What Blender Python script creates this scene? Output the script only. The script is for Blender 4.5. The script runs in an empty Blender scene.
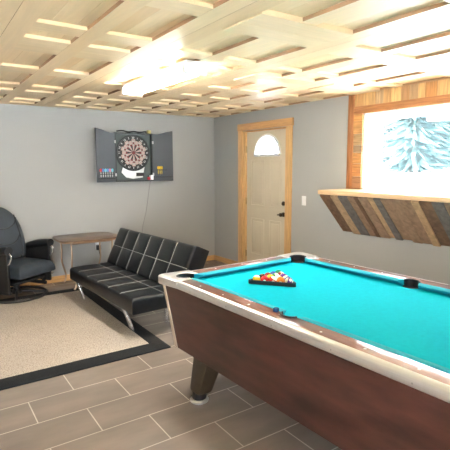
import bpy, bmesh, math, random
from mathutils import Vector, Matrix
random.seed(7)
D = bpy.data
SC = bpy.context.scene
COL = SC.collection
PI = math.pi
R = math.radians

# ------------------------------------------------------------------ camera
cam_d = D.cameras.new('camera')
cam = D.objects.new('camera', cam_d)
COL.objects.link(cam)
_p, _y, _r = R(7.4516), R(34.1309), R(-0.2092)
_F = Vector((math.sin(_y)*math.cos(_p), math.cos(_y)*math.cos(_p), -math.sin(_p)))
_R = Vector((math.cos(_y), -math.sin(_y), 0))
_U = _R.cross(_F)
_R2 = _R*math.cos(_r) + _U*math.sin(_r)
_U2 = -_R*math.sin(_r) + _U*math.cos(_r)
_m = Matrix((_R2, _U2, -_F)).transposed().to_4x4()
_m.translation = Vector((-4.02771, -6.24635, 1.55944))
cam.matrix_world = _m
cam_d.sensor_width = 36
cam_d.lens = 36*450.848/450
cam_d.clip_start = 0.05
SC.camera = cam

# ------------------------------------------------------------------ view, world, daylight
SC.view_settings.view_transform = 'Standard'
SC.view_settings.look = 'None'
SC.view_settings.gamma = 1
SC.view_settings.use_curve_mapping = False
SC.view_settings.exposure = 1.0

SKY = 15.0
SUN = 460.0
LAMP = 34.0
world = D.worlds.new('overcast_sky')
SC.world = world
world.use_nodes = True
_n = world.node_tree
_bg = _n.nodes['Background']
_tc = _n.nodes.new('ShaderNodeTexCoord')
_sx = _n.nodes.new('ShaderNodeSeparateXYZ')
_rp = _n.nodes.new('ShaderNodeValToRGB')
_rp.color_ramp.elements[0].position = 0.0
_rp.color_ramp.elements[0].color = (0.97, 0.98, 1.0, 1)
_rp.color_ramp.elements[1].position = 0.8
_rp.color_ramp.elements[1].color = (0.80, 0.90, 1.0, 1)
_n.links.new(_tc.outputs['Generated'], _sx.inputs[0])
_n.links.new(_sx.outputs['Z'], _rp.inputs[0])
_n.links.new(_rp.outputs[0], _bg.inputs[0])
_bg.inputs[1].default_value = SKY

_sd = D.lights.new('sun', 'SUN')
_sd.energy = SUN
_sd.angle = R(50)
_sd.color = (1.0, 0.97, 0.92)
_so = D.objects.new('sun', _sd)
COL.objects.link(_so)
_so.rotation_euler = Vector((0.52, -0.12, -0.85)).to_track_quat('-Z', 'Y').to_euler()

def portal(name, loc, direction, w, h):
    d = D.lights.new(name, 'AREA')
    d.shape = 'RECTANGLE'
    d.size, d.size_y = w, h
    d.cycles.is_portal = True
    o = D.objects.new(name, d)
    COL.objects.link(o)
    o.location = loc
    o.rotation_euler = Vector(direction).to_track_quat('-Z', 'Y').to_euler()
portal('window_daylight', (0.26, -4.04, 1.71), (-1, 0, 0), 0.82, 2.12)
portal('unseen_patio_daylight', (-5.1, -8.17, 1.05), (0, 1, 0), 1.8, 2.08)

# ------------------------------------------------------------------ materials
def new_mat(name):
    m = D.materials.new(name)
    m.use_nodes = True
    nt = m.node_tree
    b = nt.nodes['Principled BSDF']
    return m, nt, b

def c4(c):
    return (c[0], c[1], c[2], 1)

def mat(name, col, rough=0.5, metal=0.0, var=0.0, scale=8.0, stretch=(1, 1, 1), bump=0.0, bscale=None, coat=0.0, spec=0.5, island=0.0):
    m, nt, b = new_mat(name)
    b.inputs['Roughness'].default_value = rough
    b.inputs['Metallic'].default_value = metal
    b.inputs['Coat Weight'].default_value = coat
    b.inputs['Coat Roughness'].default_value = 0.14
    b.inputs['Specular IOR Level'].default_value = spec
    b.inputs['Base Color'].default_value = c4(col)
    tc = nt.nodes.new('ShaderNodeTexCoord')
    mp = nt.nodes.new('ShaderNodeMapping')
    mp.inputs['Scale'].default_value = stretch
    nt.links.new(tc.outputs['Object'], mp.inputs[0])
    src = None
    if var > 0:
        nz = nt.nodes.new('ShaderNodeTexNoise')
        nz.inputs['Scale'].default_value = scale
        nz.inputs['Detail'].default_value = 5
        nt.links.new(mp.outputs[0], nz.inputs[0])
        mx = nt.nodes.new('ShaderNodeMix')
        mx.data_type = 'RGBA'
        mx.inputs[6].default_value = c4([max(0, x*(1-var)) for x in col])
        mx.inputs[7].default_value = c4([min(1, x*(1+var)) for x in col])
        mr = nt.nodes.new('ShaderNodeMapRange')
        mr.inputs[1].default_value = 0.3
        mr.inputs[2].default_value = 0.7
        nt.links.new(nz.outputs[0], mr.inputs[0])
        nt.links.new(mr.outputs[0], mx.inputs[0])
        src = mx.outputs[2]
        nt.links.new(src, b.inputs['Base Color'])
    if bump > 0:
        n2 = nt.nodes.new('ShaderNodeTexNoise')
        n2.inputs['Scale'].default_value = bscale or scale
        n2.inputs['Detail'].default_value = 4
        nt.links.new(mp.outputs[0], n2.inputs[0])
        bp = nt.nodes.new('ShaderNodeBump')
        bp.inputs['Strength'].default_value = bump
        bp.inputs['Distance'].default_value = 0.01
        nt.links.new(n2.outputs[0], bp.inputs['Height'])
        nt.links.new(bp.outputs[0], b.inputs['Normal'])
    return m

def wood(name, cols, along='y', rough=0.45, grain=0.25, scale=5.0, coat=0.0, bump=0.05):
    """boards: each loose board (mesh island) takes its own tone from COLS, with stretched grain on top."""
    m, nt, b = new_mat(name)
    b.inputs['Roughness'].default_value = rough
    b.inputs['Coat Weight'].default_value = coat
    g = nt.nodes.new('ShaderNodeNewGeometry')
    rp = nt.nodes.new('ShaderNodeValToRGB')
    el = rp.color_ramp.elements
    el[0].color = c4(cols[0]); el[0].position = 0
    el[1].color = c4(cols[-1]); el[1].position = 1
    for i, c in enumerate(cols[1:-1]):
        e = el.new((i+1)/(len(cols)-1)); e.color = c4(c)
    nt.links.new(g.outputs['Random Per Island'], rp.inputs[0])
    tc = nt.nodes.new('ShaderNodeTexCoord')
    mp = nt.nodes.new('ShaderNodeMapping')
    mp.inputs['Scale'].default_value = {'x': (1, 12, 12), 'y': (12, 1, 12), 'z': (12, 12, 1), 'slope': (1, 12, 12)}[along]
    ad = nt.nodes.new('ShaderNodeVectorMath'); ad.operation = 'ADD'
    nt.links.new(tc.outputs['Object'], ad.inputs[0])
    sc = nt.nodes.new('ShaderNodeMath'); sc.operation = 'MULTIPLY'; sc.inputs[1].default_value = 37.0
    nt.links.new(g.outputs['Random Per Island'], sc.inputs[0])
    nt.links.new(sc.outputs[0], ad.inputs[1])
    if along == 'slope':                  # grain runs up the slanted boards
        m0 = nt.nodes.new('ShaderNodeMapping')
        m0.inputs['Rotation'].default_value = (0, math.atan2(-.427, -.396)+PI, 0)
        nt.links.new(ad.outputs[0], m0.inputs[0]); nt.links.new(m0.outputs[0], mp.inputs[0])
    else:
        nt.links.new(ad.outputs[0], mp.inputs[0])
    nz = nt.nodes.new('ShaderNodeTexNoise')
    nz.inputs['Scale'].default_value = scale
    nz.inputs['Detail'].default_value = 6
    nz.inputs['Distortion'].default_value = 0.6
    nt.links.new(mp.outputs[0], nz.inputs[0])
    mr = nt.nodes.new('ShaderNodeMapRange')
    mr.inputs[1].default_value = 0.3; mr.inputs[2].default_value = 0.7
    mr.inputs[3].default_value = 1-grain; mr.inputs[4].default_value = 1+grain*0.6
    nt.links.new(nz.outputs[0], mr.inputs[0])
    mu = nt.nodes.new('ShaderNodeVectorMath'); mu.operation = 'SCALE'
    nt.links.new(rp.outputs[0], mu.inputs[0])
    nt.links.new(mr.outputs[0], mu.inputs['Scale'])
    nt.links.new(mu.outputs[0], b.inputs['Base Color'])
    if bump:
        bp = nt.nodes.new('ShaderNodeBump')
        bp.inputs['Strength'].default_value = bump
        bp.inputs['Distance'].default_value = 0.01
        nt.links.new(nz.outputs[0], bp.inputs['Height'])
        nt.links.new(bp.outputs[0], b.inputs['Normal'])
    return m

def emis(name, col, strength):
    m = D.materials.new(name)
    m.use_nodes = True
    nt = m.node_tree
    nt.nodes.remove(nt.nodes['Principled BSDF'])
    e = nt.nodes.new('ShaderNodeEmission')
    e.inputs[0].default_value = c4(col)
    e.inputs[1].default_value = strength
    nt.links.new(e.outputs[0], nt.nodes['Material Output'].inputs[0])
    return m

def glass_mat(name, tint=(1, 1, 1)):
    m = D.materials.new(name)
    m.use_nodes = True
    nt = m.node_tree
    nt.nodes.remove(nt.nodes['Principled BSDF'])
    t = nt.nodes.new('ShaderNodeBsdfTransparent'); t.inputs[0].default_value = c4(tint)
    g = nt.nodes.new('ShaderNodeBsdfGlossy'); g.inputs['Roughness'].default_value = 0.02
    mx = nt.nodes.new('ShaderNodeMixShader'); mx.inputs[0].default_value = 0.05
    nt.links.new(t.outputs[0], mx.inputs[1]); nt.links.new(g.outputs[0], mx.inputs[2])
    nt.links.new(mx.outputs[0], nt.nodes['Material Output'].inputs[0])
    return m

def glare_glass(name, veil):  # glare over the view, put into the pane as a translucent cyan veil
    m = glass_mat(name)
    nt = m.node_tree
    out = nt.nodes['Material Output']
    old = out.inputs[0].links[0].from_socket
    t = nt.nodes.new('ShaderNodeBsdfTranslucent'); t.inputs[0].default_value = c4((0.78, 0.97, 1.0))
    nz = nt.nodes.new('ShaderNodeTexNoise'); nz.inputs['Scale'].default_value = 3.0
    tc = nt.nodes.new('ShaderNodeTexCoord'); nt.links.new(tc.outputs['Object'], nz.inputs[0])
    mr = nt.nodes.new('ShaderNodeMapRange'); mr.inputs[3].default_value = veil*.7; mr.inputs[4].default_value = veil*1.3
    nt.links.new(nz.outputs[0], mr.inputs[0])
    mx = nt.nodes.new('ShaderNodeMixShader')
    nt.links.new(mr.outputs[0], mx.inputs[0]); nt.links.new(old, mx.inputs[1]); nt.links.new(t.outputs[0], mx.inputs[2])
    nt.links.new(mx.outputs[0], out.inputs[0])
    return m

def tile_mat():
    m, nt, b = new_mat('floor_tile')
    tc = nt.nodes.new('ShaderNodeTexCoord')
    mp = nt.nodes.new('ShaderNodeMapping')
    mp.inputs['Location'].default_value = (2.93+12.0, 3.163+6.0, 0)
    nt.links.new(tc.outputs['Object'], mp.inputs[0])
    br = nt.nodes.new('ShaderNodeTexBrick')
    br.inputs['Scale'].default_value = 1
    br.inputs['Brick Width'].default_value = 0.6
    br.inputs['Row Height'].default_value = 0.3
    br.inputs['Mortar Size'].default_value = 0.004
    br.inputs['Mortar Smooth'].default_value = 0.2
    br.offset = 0.5; br.offset_frequency = 2
    br.inputs['Color1'].default_value = c4((0.245, 0.207, 0.178))
    br.inputs['Color2'].default_value = c4((0.28, 0.237, 0.203))
    br.inputs['Mortar'].default_value = c4((0.56, 0.50, 0.43))
    nt.links.new(mp.outputs[0], br.inputs[0])
    nz = nt.nodes.new('ShaderNodeTexNoise')
    nz.inputs['Scale'].default_value = 3.5; nz.inputs['Detail'].default_value = 7
    mp2 = nt.nodes.new('ShaderNodeMapping'); mp2.inputs['Scale'].default_value = (0.7, 2, 1)
    nt.links.new(tc.outputs['Object'], mp2.inputs[0]); nt.links.new(mp2.outputs[0], nz.inputs[0])
    mr = nt.nodes.new('ShaderNodeMapRange'); mr.inputs[1].default_value = .3; mr.inputs[2].default_value = .7
    mr.inputs[3].default_value = .86; mr.inputs[4].default_value = 1.12
    nt.links.new(nz.outputs[0], mr.inputs[0])
    mu = nt.nodes.new('ShaderNodeVectorMath'); mu.operation = 'SCALE'
    nt.links.new(br.outputs[0], mu.inputs[0]); nt.links.new(mr.outputs[0], mu.inputs['Scale'])
    nt.links.new(mu.outputs[0], b.inputs['Base Color'])
    b.inputs['Roughness'].default_value = 0.27
    bp = nt.nodes.new('ShaderNodeBump'); bp.inputs['Strength'].default_value = .3; bp.inputs['Distance'].default_value = .003
    bp.invert = True
    nt.links.new(br.outputs['Fac'], bp.inputs['Height']); nt.links.new(bp.outputs[0], b.inputs['Normal'])
    return m

def rug_mat():
    m, nt, b = new_mat('rug_pile')
    tc = nt.nodes.new('ShaderNodeTexCoord')
    vo = nt.nodes.new('ShaderNodeTexVoronoi'); vo.inputs['Scale'].default_value = 110
    nt.links.new(tc.outputs['Object'], vo.inputs[0])
    rp = nt.nodes.new('ShaderNodeValToRGB')
    rp.color_ramp.elements[0].color = c4((0.60, 0.535, 0.46)); rp.color_ramp.elements[1].color = c4((0.32, 0.275, 0.23))
    rp.color_ramp.elements[0].position = .25; rp.color_ramp.elements[1].position = .85
    nt.links.new(vo.outputs[0], rp.inputs[0])
    nz = nt.nodes.new('ShaderNodeTexNoise'); nz.inputs['Scale'].default_value = 1.3; nz.inputs['Detail'].default_value = 3
    nt.links.new(tc.outputs['Object'], nz.inputs[0])
    mr = nt.nodes.new('ShaderNodeMapRange'); mr.inputs[1].default_value = .3; mr.inputs[2].default_value = .7
    mr.inputs[3].default_value = .9; mr.inputs[4].default_value = 1.06
    nt.links.new(nz.outputs[0], mr.inputs[0])
    mu = nt.nodes.new('ShaderNodeVectorMath'); mu.operation = 'SCALE'
    nt.links.new(rp.outputs[0], mu.inputs[0]); nt.links.new(mr.outputs[0], mu.inputs['Scale'])
    nt.links.new(mu.outputs[0], b.inputs['Base Color'])
    b.inputs['Roughness'].default_value = 0.95
    bp = nt.nodes.new('ShaderNodeBump'); bp.inputs['Strength'].default_value = .6; bp.inputs['Distance'].default_value = .006
    bp.invert = True
    nt.links.new(vo.outputs[0], bp.inputs['Height']); nt.links.new(bp.outputs[0], b.inputs['Normal'])
    return m

def ball_mat(name, col, stripe):
    m, nt, b = new_mat(name)
    tc = nt.nodes.new('ShaderNodeTexCoord')
    sx = nt.nodes.new('ShaderNodeSeparateXYZ')
    nt.links.new(tc.outputs['Object'], sx.inputs[0])
    ab = nt.nodes.new('ShaderNodeMath'); ab.operation = 'ABSOLUTE'
    nt.links.new(sx.outputs['Z'], ab.inputs[0])
    lt = nt.nodes.new('ShaderNodeMath'); lt.operation = 'LESS_THAN'
    lt.inputs[1].default_value = 0.0155 if stripe else 1.0
    nt.links.new(ab.outputs[0], lt.inputs[0])
    gx = nt.nodes.new('ShaderNodeMath'); gx.operation = 'ABSOLUTE'
    nt.links.new(sx.outputs['X'], gx.inputs[0])
    l2 = nt.nodes.new('ShaderNodeMath'); l2.operation = 'LESS_THAN'; l2.inputs[1].default_value = 0.0262
    nt.links.new(gx.outputs[0], l2.inputs[0])
    an = nt.nodes.new('ShaderNodeMath'); an.operation = 'MULTIPLY'
    nt.links.new(lt.outputs[0], an.inputs[0]); nt.links.new(l2.outputs[0], an.inputs[1])
    mx = nt.nodes.new('ShaderNodeMix'); mx.data_type = 'RGBA'
    mx.inputs[6].default_value = c4((0.85, 0.8, 0.66)); mx.inputs[7].default_value = c4(col)
    nt.links.new(an.outputs[0], mx.inputs[0])
    nt.links.new(mx.outputs[2], b.inputs['Base Color'])
    b.inputs['Roughness'].default_value = 0.08
    return m

M = dict(
    wall=mat('grey_wall_paint', (0.40, 0.408, 0.395), 0.75, var=0.03, scale=1.2, bump=0.02, bscale=90),
    tile=tile_mat(),
    ceil=wood('pale_pine_board_along', [(0.76, 0.57, 0.32), (0.84, 0.65, 0.40), (0.80, 0.60, 0.35), (0.86, 0.69, 0.44)], 'y', 0.45, 0.06, 3.0),
    ceil_edge=mat('brown_board_edge', (0.40, 0.245, 0.13), 0.7, var=.15, scale=4),
    ceil_x=wood('pale_pine_board_across', [(0.78, 0.60, 0.35), (0.86, 0.69, 0.44), (0.82, 0.64, 0.39)], 'x', 0.45, 0.06, 3.0),
    ceil_up=wood('pine_plank_recessed', [(0.74, 0.52, 0.27), (0.85, 0.66, 0.40), (0.78, 0.55, 0.29), (0.86, 0.69, 0.43), (0.74, 0.49, 0.28)], 'y', 0.5, 0.06, 3.0),
    trimwood=wood('varnished_pine_trim', [(0.66, 0.40, 0.17), (0.74, 0.47, 0.21)], 'z', 0.35, 0.18, 4.0),
    trimwood_y=wood('varnished_pine_trim_long', [(0.60, 0.33, 0.13), (0.68, 0.40, 0.17)], 'y', 0.35, 0.18, 4.0),
    trimwood_x=wood('varnished_pine_trim_across', [(0.60, 0.34, 0.13), (0.66, 0.38, 0.16)], 'x', 0.35, 0.18, 4.0),
    pallet=wood('reclaimed_pallet_board', [(0.36, 0.19, 0.07), (0.74, 0.48, 0.21), (0.45, 0.22, 0.07), (0.82, 0.58, 0.29), (0.26, 0.17, 0.11), (0.62, 0.33, 0.11)], 'z', 0.6, 0.3, 5.0, bump=.2),
    pallet_y=wood('reclaimed_pallet_board_flat', [(0.28, 0.16, 0.08), (0.62, 0.33, 0.11), (0.45, 0.20, 0.07), (0.16, 0.14, 0.13), (0.58, 0.36, 0.15)], 'y', 0.6, 0.4, 5.0, bump=.2),
    rustwood=wood('reddish_reclaimed_frame_board', [(0.36, 0.15, 0.05), (0.43, 0.19, 0.07)], 'y', 0.55, 0.3, 5.0, bump=.1),
    rustwood_z=wood('reddish_reclaimed_upright_board', [(0.34, 0.14, 0.05), (0.38, 0.16, 0.06)], 'z', 0.55, 0.3, 5.0, bump=.1),
    slant_dark=wood('dark_brown_slanted_board', [(0.20, 0.115, 0.065), (0.25, 0.15, 0.09)], 'slope', 0.6, 0.35, 1.6, bump=.1),
    slant_tan=wood('tan_slanted_board', [(0.60, 0.41, 0.23), (0.54, 0.38, 0.22)], 'slope', 0.6, 0.25, 1.6, bump=.1),
    slant_grey=wood('grey_weathered_slanted_board', [(0.16, 0.16, 0.155), (0.19, 0.18, 0.17)], 'slope', 0.65, 0.3, 1.6, bump=.1),
    slant_mid=wood('brown_slanted_board', [(0.36, 0.235, 0.15), (0.42, 0.29, 0.19)], 'slope', 0.6, 0.3, 1.6, bump=.1),
    shelf=wood('pale_shelf_board', [(0.72, 0.50, 0.28), (0.76, 0.54, 0.31)], 'y', 0.4, 0.15, 4.0),
    white=mat('white_vinyl', (0.82, 0.83, 0.83), 0.4),
    whitepaint=mat('white_reveal_paint', (0.85, 0.85, 0.84), 0.6),
    seam=mat('grey_seal', (0.35, 0.36, 0.37), 0.6),
    glass=glass_mat('clear_glass'),
    glare_pane=glare_glass('glare_veiled_glass', 0.009),
    door=mat('cream_door_paint', (0.66, 0.59, 0.45), 0.45, var=0.02, scale=3),
    bronze=mat('dark_bronze', (0.10, 0.075, 0.05), 0.35, 0.9),
    brass=mat('aged_brass', (0.45, 0.32, 0.15), 0.35, 0.9),
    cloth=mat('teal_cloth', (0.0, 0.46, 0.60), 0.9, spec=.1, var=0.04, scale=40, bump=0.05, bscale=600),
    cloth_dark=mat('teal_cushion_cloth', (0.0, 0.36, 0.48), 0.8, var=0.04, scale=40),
    laminate=mat('mottled_walnut_laminate', (0.043, 0.015, 0.011), 0.34, var=0.6, scale=5.0, stretch=(1, 0.55, 2.6)),
    railwood=mat('red_brown_rail_laminate', (0.20, 0.068, 0.045), 0.3, var=0.2, scale=10, stretch=(6, 1, 1), coat=1.0),
    legwood=mat('brown_leg_laminate', (0.035, 0.023, 0.012), 0.45, var=0.15, scale=6),
    alu=mat('brushed_aluminium', (0.74, 0.74, 0.74), 0.32, 0.85, var=0.06, scale=20, stretch=(8, .4, 8)),
    alutrim=mat('dull_corner_metal', (0.60, 0.52, 0.42), 0.45, 0.6),
    chrome=mat('chrome', (0.90, 0.90, 0.91), 0.25, 0.85),
    black=mat('black_plastic', (0.012, 0.012, 0.013), 0.4),
    rubber=mat('black_rubber', (0.008, 0.010, 0.014), 0.5),
    leather=mat('black_leather', (0.005, 0.007, 0.009), 0.38, spec=.45, var=0.15, scale=12, bump=0.08, bscale=160),
    chair_leather=mat('charcoal_leather', (0.034, 0.044, 0.055), 0.45, var=0.15, scale=9, bump=0.08, bscale=160),
    chair_dark=mat('black_chair_leather', (0.012, 0.013, 0.015), 0.4, bump=.05, bscale=160),
    stitch=mat('grey_white_thread', (0.36, 0.37, 0.36), 0.8),
    rug=rug_mat(),
    rugborder=mat('black_rug_binding', (0.009, 0.011, 0.013), 0.9, var=.2, scale=60, bump=.3, bscale=200),
    tabletop=wood('brown_table_top', [(0.15, 0.088, 0.052), (0.17, 0.10, 0.06)], 'x', 0.3, 0.3, 4.0),
    tableedge=mat('light_table_edge', (0.30, 0.17, 0.09), 0.4, var=.15, scale=12),
    tableleg=mat('bronze_tube', (0.40, 0.29, 0.20), 0.35, 0.7),
    dart_grey=mat('slate_grey_cabinet', (0.06, 0.072, 0.084), 0.5, var=.05, scale=5),
    dart_dark=mat('dark_cabinet_lining', (0.02, 0.027, 0.03), 0.5),
    dart_green=mat('green_grey_board_housing', (0.055, 0.078, 0.075), 0.45),
    dart_silver=mat('silver_score_panel', (0.62, 0.66, 0.66), 0.3, 0.2),
    seg_tan=mat('pink_tan_segment', (0.52, 0.38, 0.34), 0.6),
    seg_black=mat('black_segment', (0.015, 0.015, 0.017), 0.55),
    seg_red=mat('dark_red_segment', (0.16, 0.015, 0.02), 0.55),
    seg_grey=mat('pale_segment', (0.50, 0.46, 0.42), 0.6),
    red=mat('red_plastic', (0.55, 0.03, 0.04), 0.4),
    yellow=mat('yellow_plastic', (0.75, 0.52, 0.03), 0.45),
    paleyellow=mat('pale_yellow_card', (0.70, 0.62, 0.22), 0.6),
    blue=mat('blue_plastic', (0.08, 0.22, 0.6), 0.4),
    cyan=mat('cyan_plastic', (0.15, 0.55, 0.68), 0.4),
    pink=mat('pink_plastic', (0.6, 0.16, 0.28), 0.4),
    steel=mat('steel', (0.5, 0.5, 0.5), 0.3, 0.9),
    chalk=mat('navy_chalk', (0.015, 0.06, 0.16), 0.9),
    cord=mat('grey_cord', (0.30, 0.30, 0.29), 0.6),
    snow=mat('snow', (0.86, 0.88, 0.90), 0.9, var=.04, scale=.6),
    needles=mat('conifer_needles', (0.0024, 0.0092, 0.0104), 0.95, spec=.1, var=.7, scale=5),
    bark=mat('bark', (0.06, 0.05, 0.045), 0.9),
    lens=emis('lit_lamp_lens', (1.0, 0.95, 0.88), LAMP),
)

# ------------------------------------------------------------------ mesh building
class MB:
    def __init__(self):
        self.bm = bmesh.new()
    def _take(self, tmp, mi, X):
        if X is not None:
            bmesh.ops.transform(tmp, matrix=X, verts=tmp.verts)
        vm = {}
        for v in tmp.verts:
            vm[v] = self.bm.verts.new(v.co)
        for f in tmp.faces:
            try:
                nf = self.bm.faces.new([vm[v] for v in f.verts])
                nf.material_index = mi
            except ValueError:
                pass
        tmp.free()
    def box(self, x0, x1, y0, y1, z0, z1, mi=0, bev=0, seg=2, X=None):
        t = bmesh.new()
        bmesh.ops.create_cube(t, size=1)
        for v in t.verts:
            v.co = Vector((x0 if v.co.x < 0 else x1, y0 if v.co.y < 0 else y1, z0 if v.co.z < 0 else z1))
        if bev:
            bmesh.ops.bevel(t, geom=list(t.edges), offset=bev, segments=seg, profile=0.5, affect='EDGES')
        self._take(t, mi, X)
        return self
    def hexa(self, bot, top, mi=0, bev=0, X=None):
        """eight corners: four below, four above, both counter-clockwise"""
        t = bmesh.new()
        b = [t.verts.new(p) for p in bot]; u = [t.verts.new(p) for p in top]
        t.faces.new(b[::-1]); t.faces.new(u)
        for i in range(4):
            j = (i+1) % 4
            t.faces.new((b[i], b[j], u[j], u[i]))
        if bev:
            bmesh.ops.bevel(t, geom=list(t.edges), offset=bev, segments=2, profile=.5, affect='EDGES')
        self._take(t, mi, X)
        return self
    def prism(self, poly, z0, z1, mi=0, bev=0, X=None):
        t = bmesh.new()
        a = [t.verts.new((p[0], p[1], z0)) for p in poly]
        b = [t.verts.new((p[0], p[1], z1)) for p in poly]
        n = len(poly)
        fa = t.faces.new(a[::-1]); fb = t.faces.new(b)
        for i in range(n):
            j = (i+1) % n
            t.faces.new((a[i], a[j], b[j], b[i]))
        bmesh.ops.recalc_face_normals(t, faces=t.faces)
        if bev:
            ed = [e for e in t.edges if abs(e.verts[0].co.z-e.verts[1].co.z) < 1e-6]
            bmesh.ops.bevel(t, geom=ed, offset=bev, segments=2, profile=.5, affect='EDGES')
        bmesh.ops.triangulate(t, faces=[f for f in t.faces if len(f.verts) > 4])
        self._take(t, mi, X)
        return self
    def tube(self, pts, r, n=8, closed=False, mi=0, X=None):
        pts = [Vector(p) for p in pts]
        t = bmesh.new()
        N = len(pts)
        rr = r if isinstance(r, (list, tuple)) else [r]*N
        rings = []
        prev = None
        for i, p in enumerate(pts):
            if closed:
                d = pts[(i+1) % N]-pts[i-1]
            else:
                d = pts[min(i+1, N-1)]-pts[max(i-1, 0)]
            d.normalize()
            if prev is None:
                up = Vector((0, 0, 1)) if abs(d.z) < .9 else Vector((1, 0, 0))
                u = d.cross(up).normalized()
            else:
                u = (prev-d*prev.dot(d)).normalized()
            prev = u
            w = d.cross(u)
            rings.append([t.verts.new(p+(u*math.cos(2*PI*k/n)+w*math.sin(2*PI*k/n))*rr[i]) for k in range(n)])
        for i in range(N if closed else N-1):
            a, b = rings[i], rings[(i+1) % N]
            for k in range(n):
                l = (k+1) % n
                t.faces.new((a[k], a[l], b[l], b[k]))
        if not closed:
            t.faces.new(rings[0][::-1]); t.faces.new(rings[-1])
        bmesh.ops.recalc_face_normals(t, faces=t.faces)
        self._take(t, mi, X)
        return self
    def lathe(self, prof, n=20, mi=0, X=None, a0=0, a1=2*PI):
        """profile of (radius, z) turned about z; ends closed when radius > 0 at a full turn"""
        t = bmesh.new()
        full = abs(a1-a0-2*PI) < 1e-6
        m = n if full else n+1
        rows = []
        for r, z in prof:
            if r < 1e-6:
                rows.append([t.verts.new((0, 0, z))])
            else:
                rows.append([t.verts.new((r*math.cos(a0+(a1-a0)*k/n), r*math.sin(a0+(a1-a0)*k/n), z)) for k in range(m)])
        for a, b in zip(rows, rows[1:]):
            for k in range(n):
                l = (k+1) % m
                if len(a) == 1 and len(b) == 1: continue
                if len(a) == 1: t.faces.new((a[0], b[k], b[l]))
                elif len(b) == 1: t.faces.new((a[k], a[l], b[0]))
                else: t.faces.new((a[k], a[l], b[l], b[k]))
        if full:
            for row in (rows[0], rows[-1]):
                if len(row) > 2: t.faces.new(row)
        bmesh.ops.recalc_face_normals(t, faces=t.faces)
        self._take(t, mi, X)
        return self
    def build(self, name, mats, parent=None, loc=None, rotz=None, sharp=35, props=None):
        bm = self.bm
        bm.normal_update()
        for e in bm.edges:
            if len(e.link_faces) == 2 and e.calc_face_angle(0) > R(sharp):
                e.smooth = False
        for f in bm.faces:
            f.smooth = True
        me = D.meshes.new(name)
        bm.to_mesh(me)
        bm.free()
        for m in (mats if isinstance(mats, (list, tuple)) else [mats]):
            me.materials.append(m)
        o = D.objects.new(name, me)
        COL.objects.link(o)
        if parent is not None: o.parent = parent
        if loc is not None: o.location = loc
        if rotz is not None: o.rotation_euler = (0, 0, rotz)
        return o

def tag(o, label, cat, group=None):
    o['label'] = label; o['category'] = cat
    if group: o['group'] = group
    return o
def thing(name, label, cat, loc=(0, 0, 0), rotz=0, group=None):
    o = D.objects.new(name, None)
    COL.objects.link(o)
    o.empty_display_size = .1
    o.location = loc; o.rotation_euler = (0, 0, rotz)
    return tag(o, label, cat, group)
def struct(name, mb, m, parent=None, **k):
    o = mb.build(name, m, parent, **k)
    if parent is None: o['kind'] = 'structure'
    return o
def kids(o):
    return [c for c in D.objects if c.parent == o]
def copy_tree(o, parent=None):
    c = o.copy(); COL.objects.link(c)
    if parent is not None: c.parent = parent
    for ch in kids(o): copy_tree(ch, c)
    return c
def circ(cx, cy, r, a0, a1, n):
    return [(cx+r*math.cos(a0+(a1-a0)*i/n), cy+r*math.sin(a0+(a1-a0)*i/n)) for i in range(n+1)]
def T(x, y, z): return Matrix.Translation((x, y, z))
def RX(a): return Matrix.Rotation(a, 4, 'X')
def RY(a): return Matrix.Rotation(a, 4, 'Y')
def RZ(a): return Matrix.Rotation(a, 4, 'Z')
def bez(p, n=12):
    """Catmull-Rom through the points"""
    P = [Vector(q) for q in p]
    P = [P[0]*2-P[1]]+P+[P[-1]*2-P[-2]]
    out = []
    for i in range(1, len(P)-2):
        for k in range(n):
            t = k/n
            a, b, c, d = P[i-1], P[i], P[i+1], P[i+2]
            out.append(0.5*((2*b)+(c-a)*t+(2*a-5*b+4*c-d)*t*t+(3*b-a-3*c+d)*t**3))
    out.append(P[-2])
    return out

# ------------------------------------------------------------------ the room
XL, YF, H = -7.0, -8.0, 2.37
struct('floor', MB().box(XL-.2, 0.25, YF-.2, .2, -.12, 0), M['tile'])
# walls
DY0, DY1, DZ = -1.757, -0.79, 2.065        # door opening
WY0, WY1, WZ0, WZ1 = -5.10, -2.98, 1.30, 2.12  # window opening
w = MB()
w.box(0, .25, DY1, .2, 0, H); w.box(0, .25, DY0, DY1, DZ, H); w.box(0, .25, WY1, DY0, 0, H)
w.box(0, .25, WY0, WY1, 0, WZ0); w.box(0, .25, WY0, WY1, WZ1, H); w.box(0, .25, YF-.2, WY0, 0, H)
struct('wall_right', w, M['wall'])
struct('wall_back', MB().box(XL-.2, 0, 0, .2, 0, H), M['wall'])
struct('wall_left', MB().box(XL-.2, XL, YF-.2, 0, 0, H), M['wall'])
PX0, PX1, PZ = -6.0, -4.2, 2.08
w = MB()
w.box(XL, PX0, YF-.2, YF, 0, H); w.box(PX1, 0, YF-.2, YF, 0, H); w.box(PX0, PX1, YF-.2, YF, PZ, H)
struct('wall_front', w, M['wall'])

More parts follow.
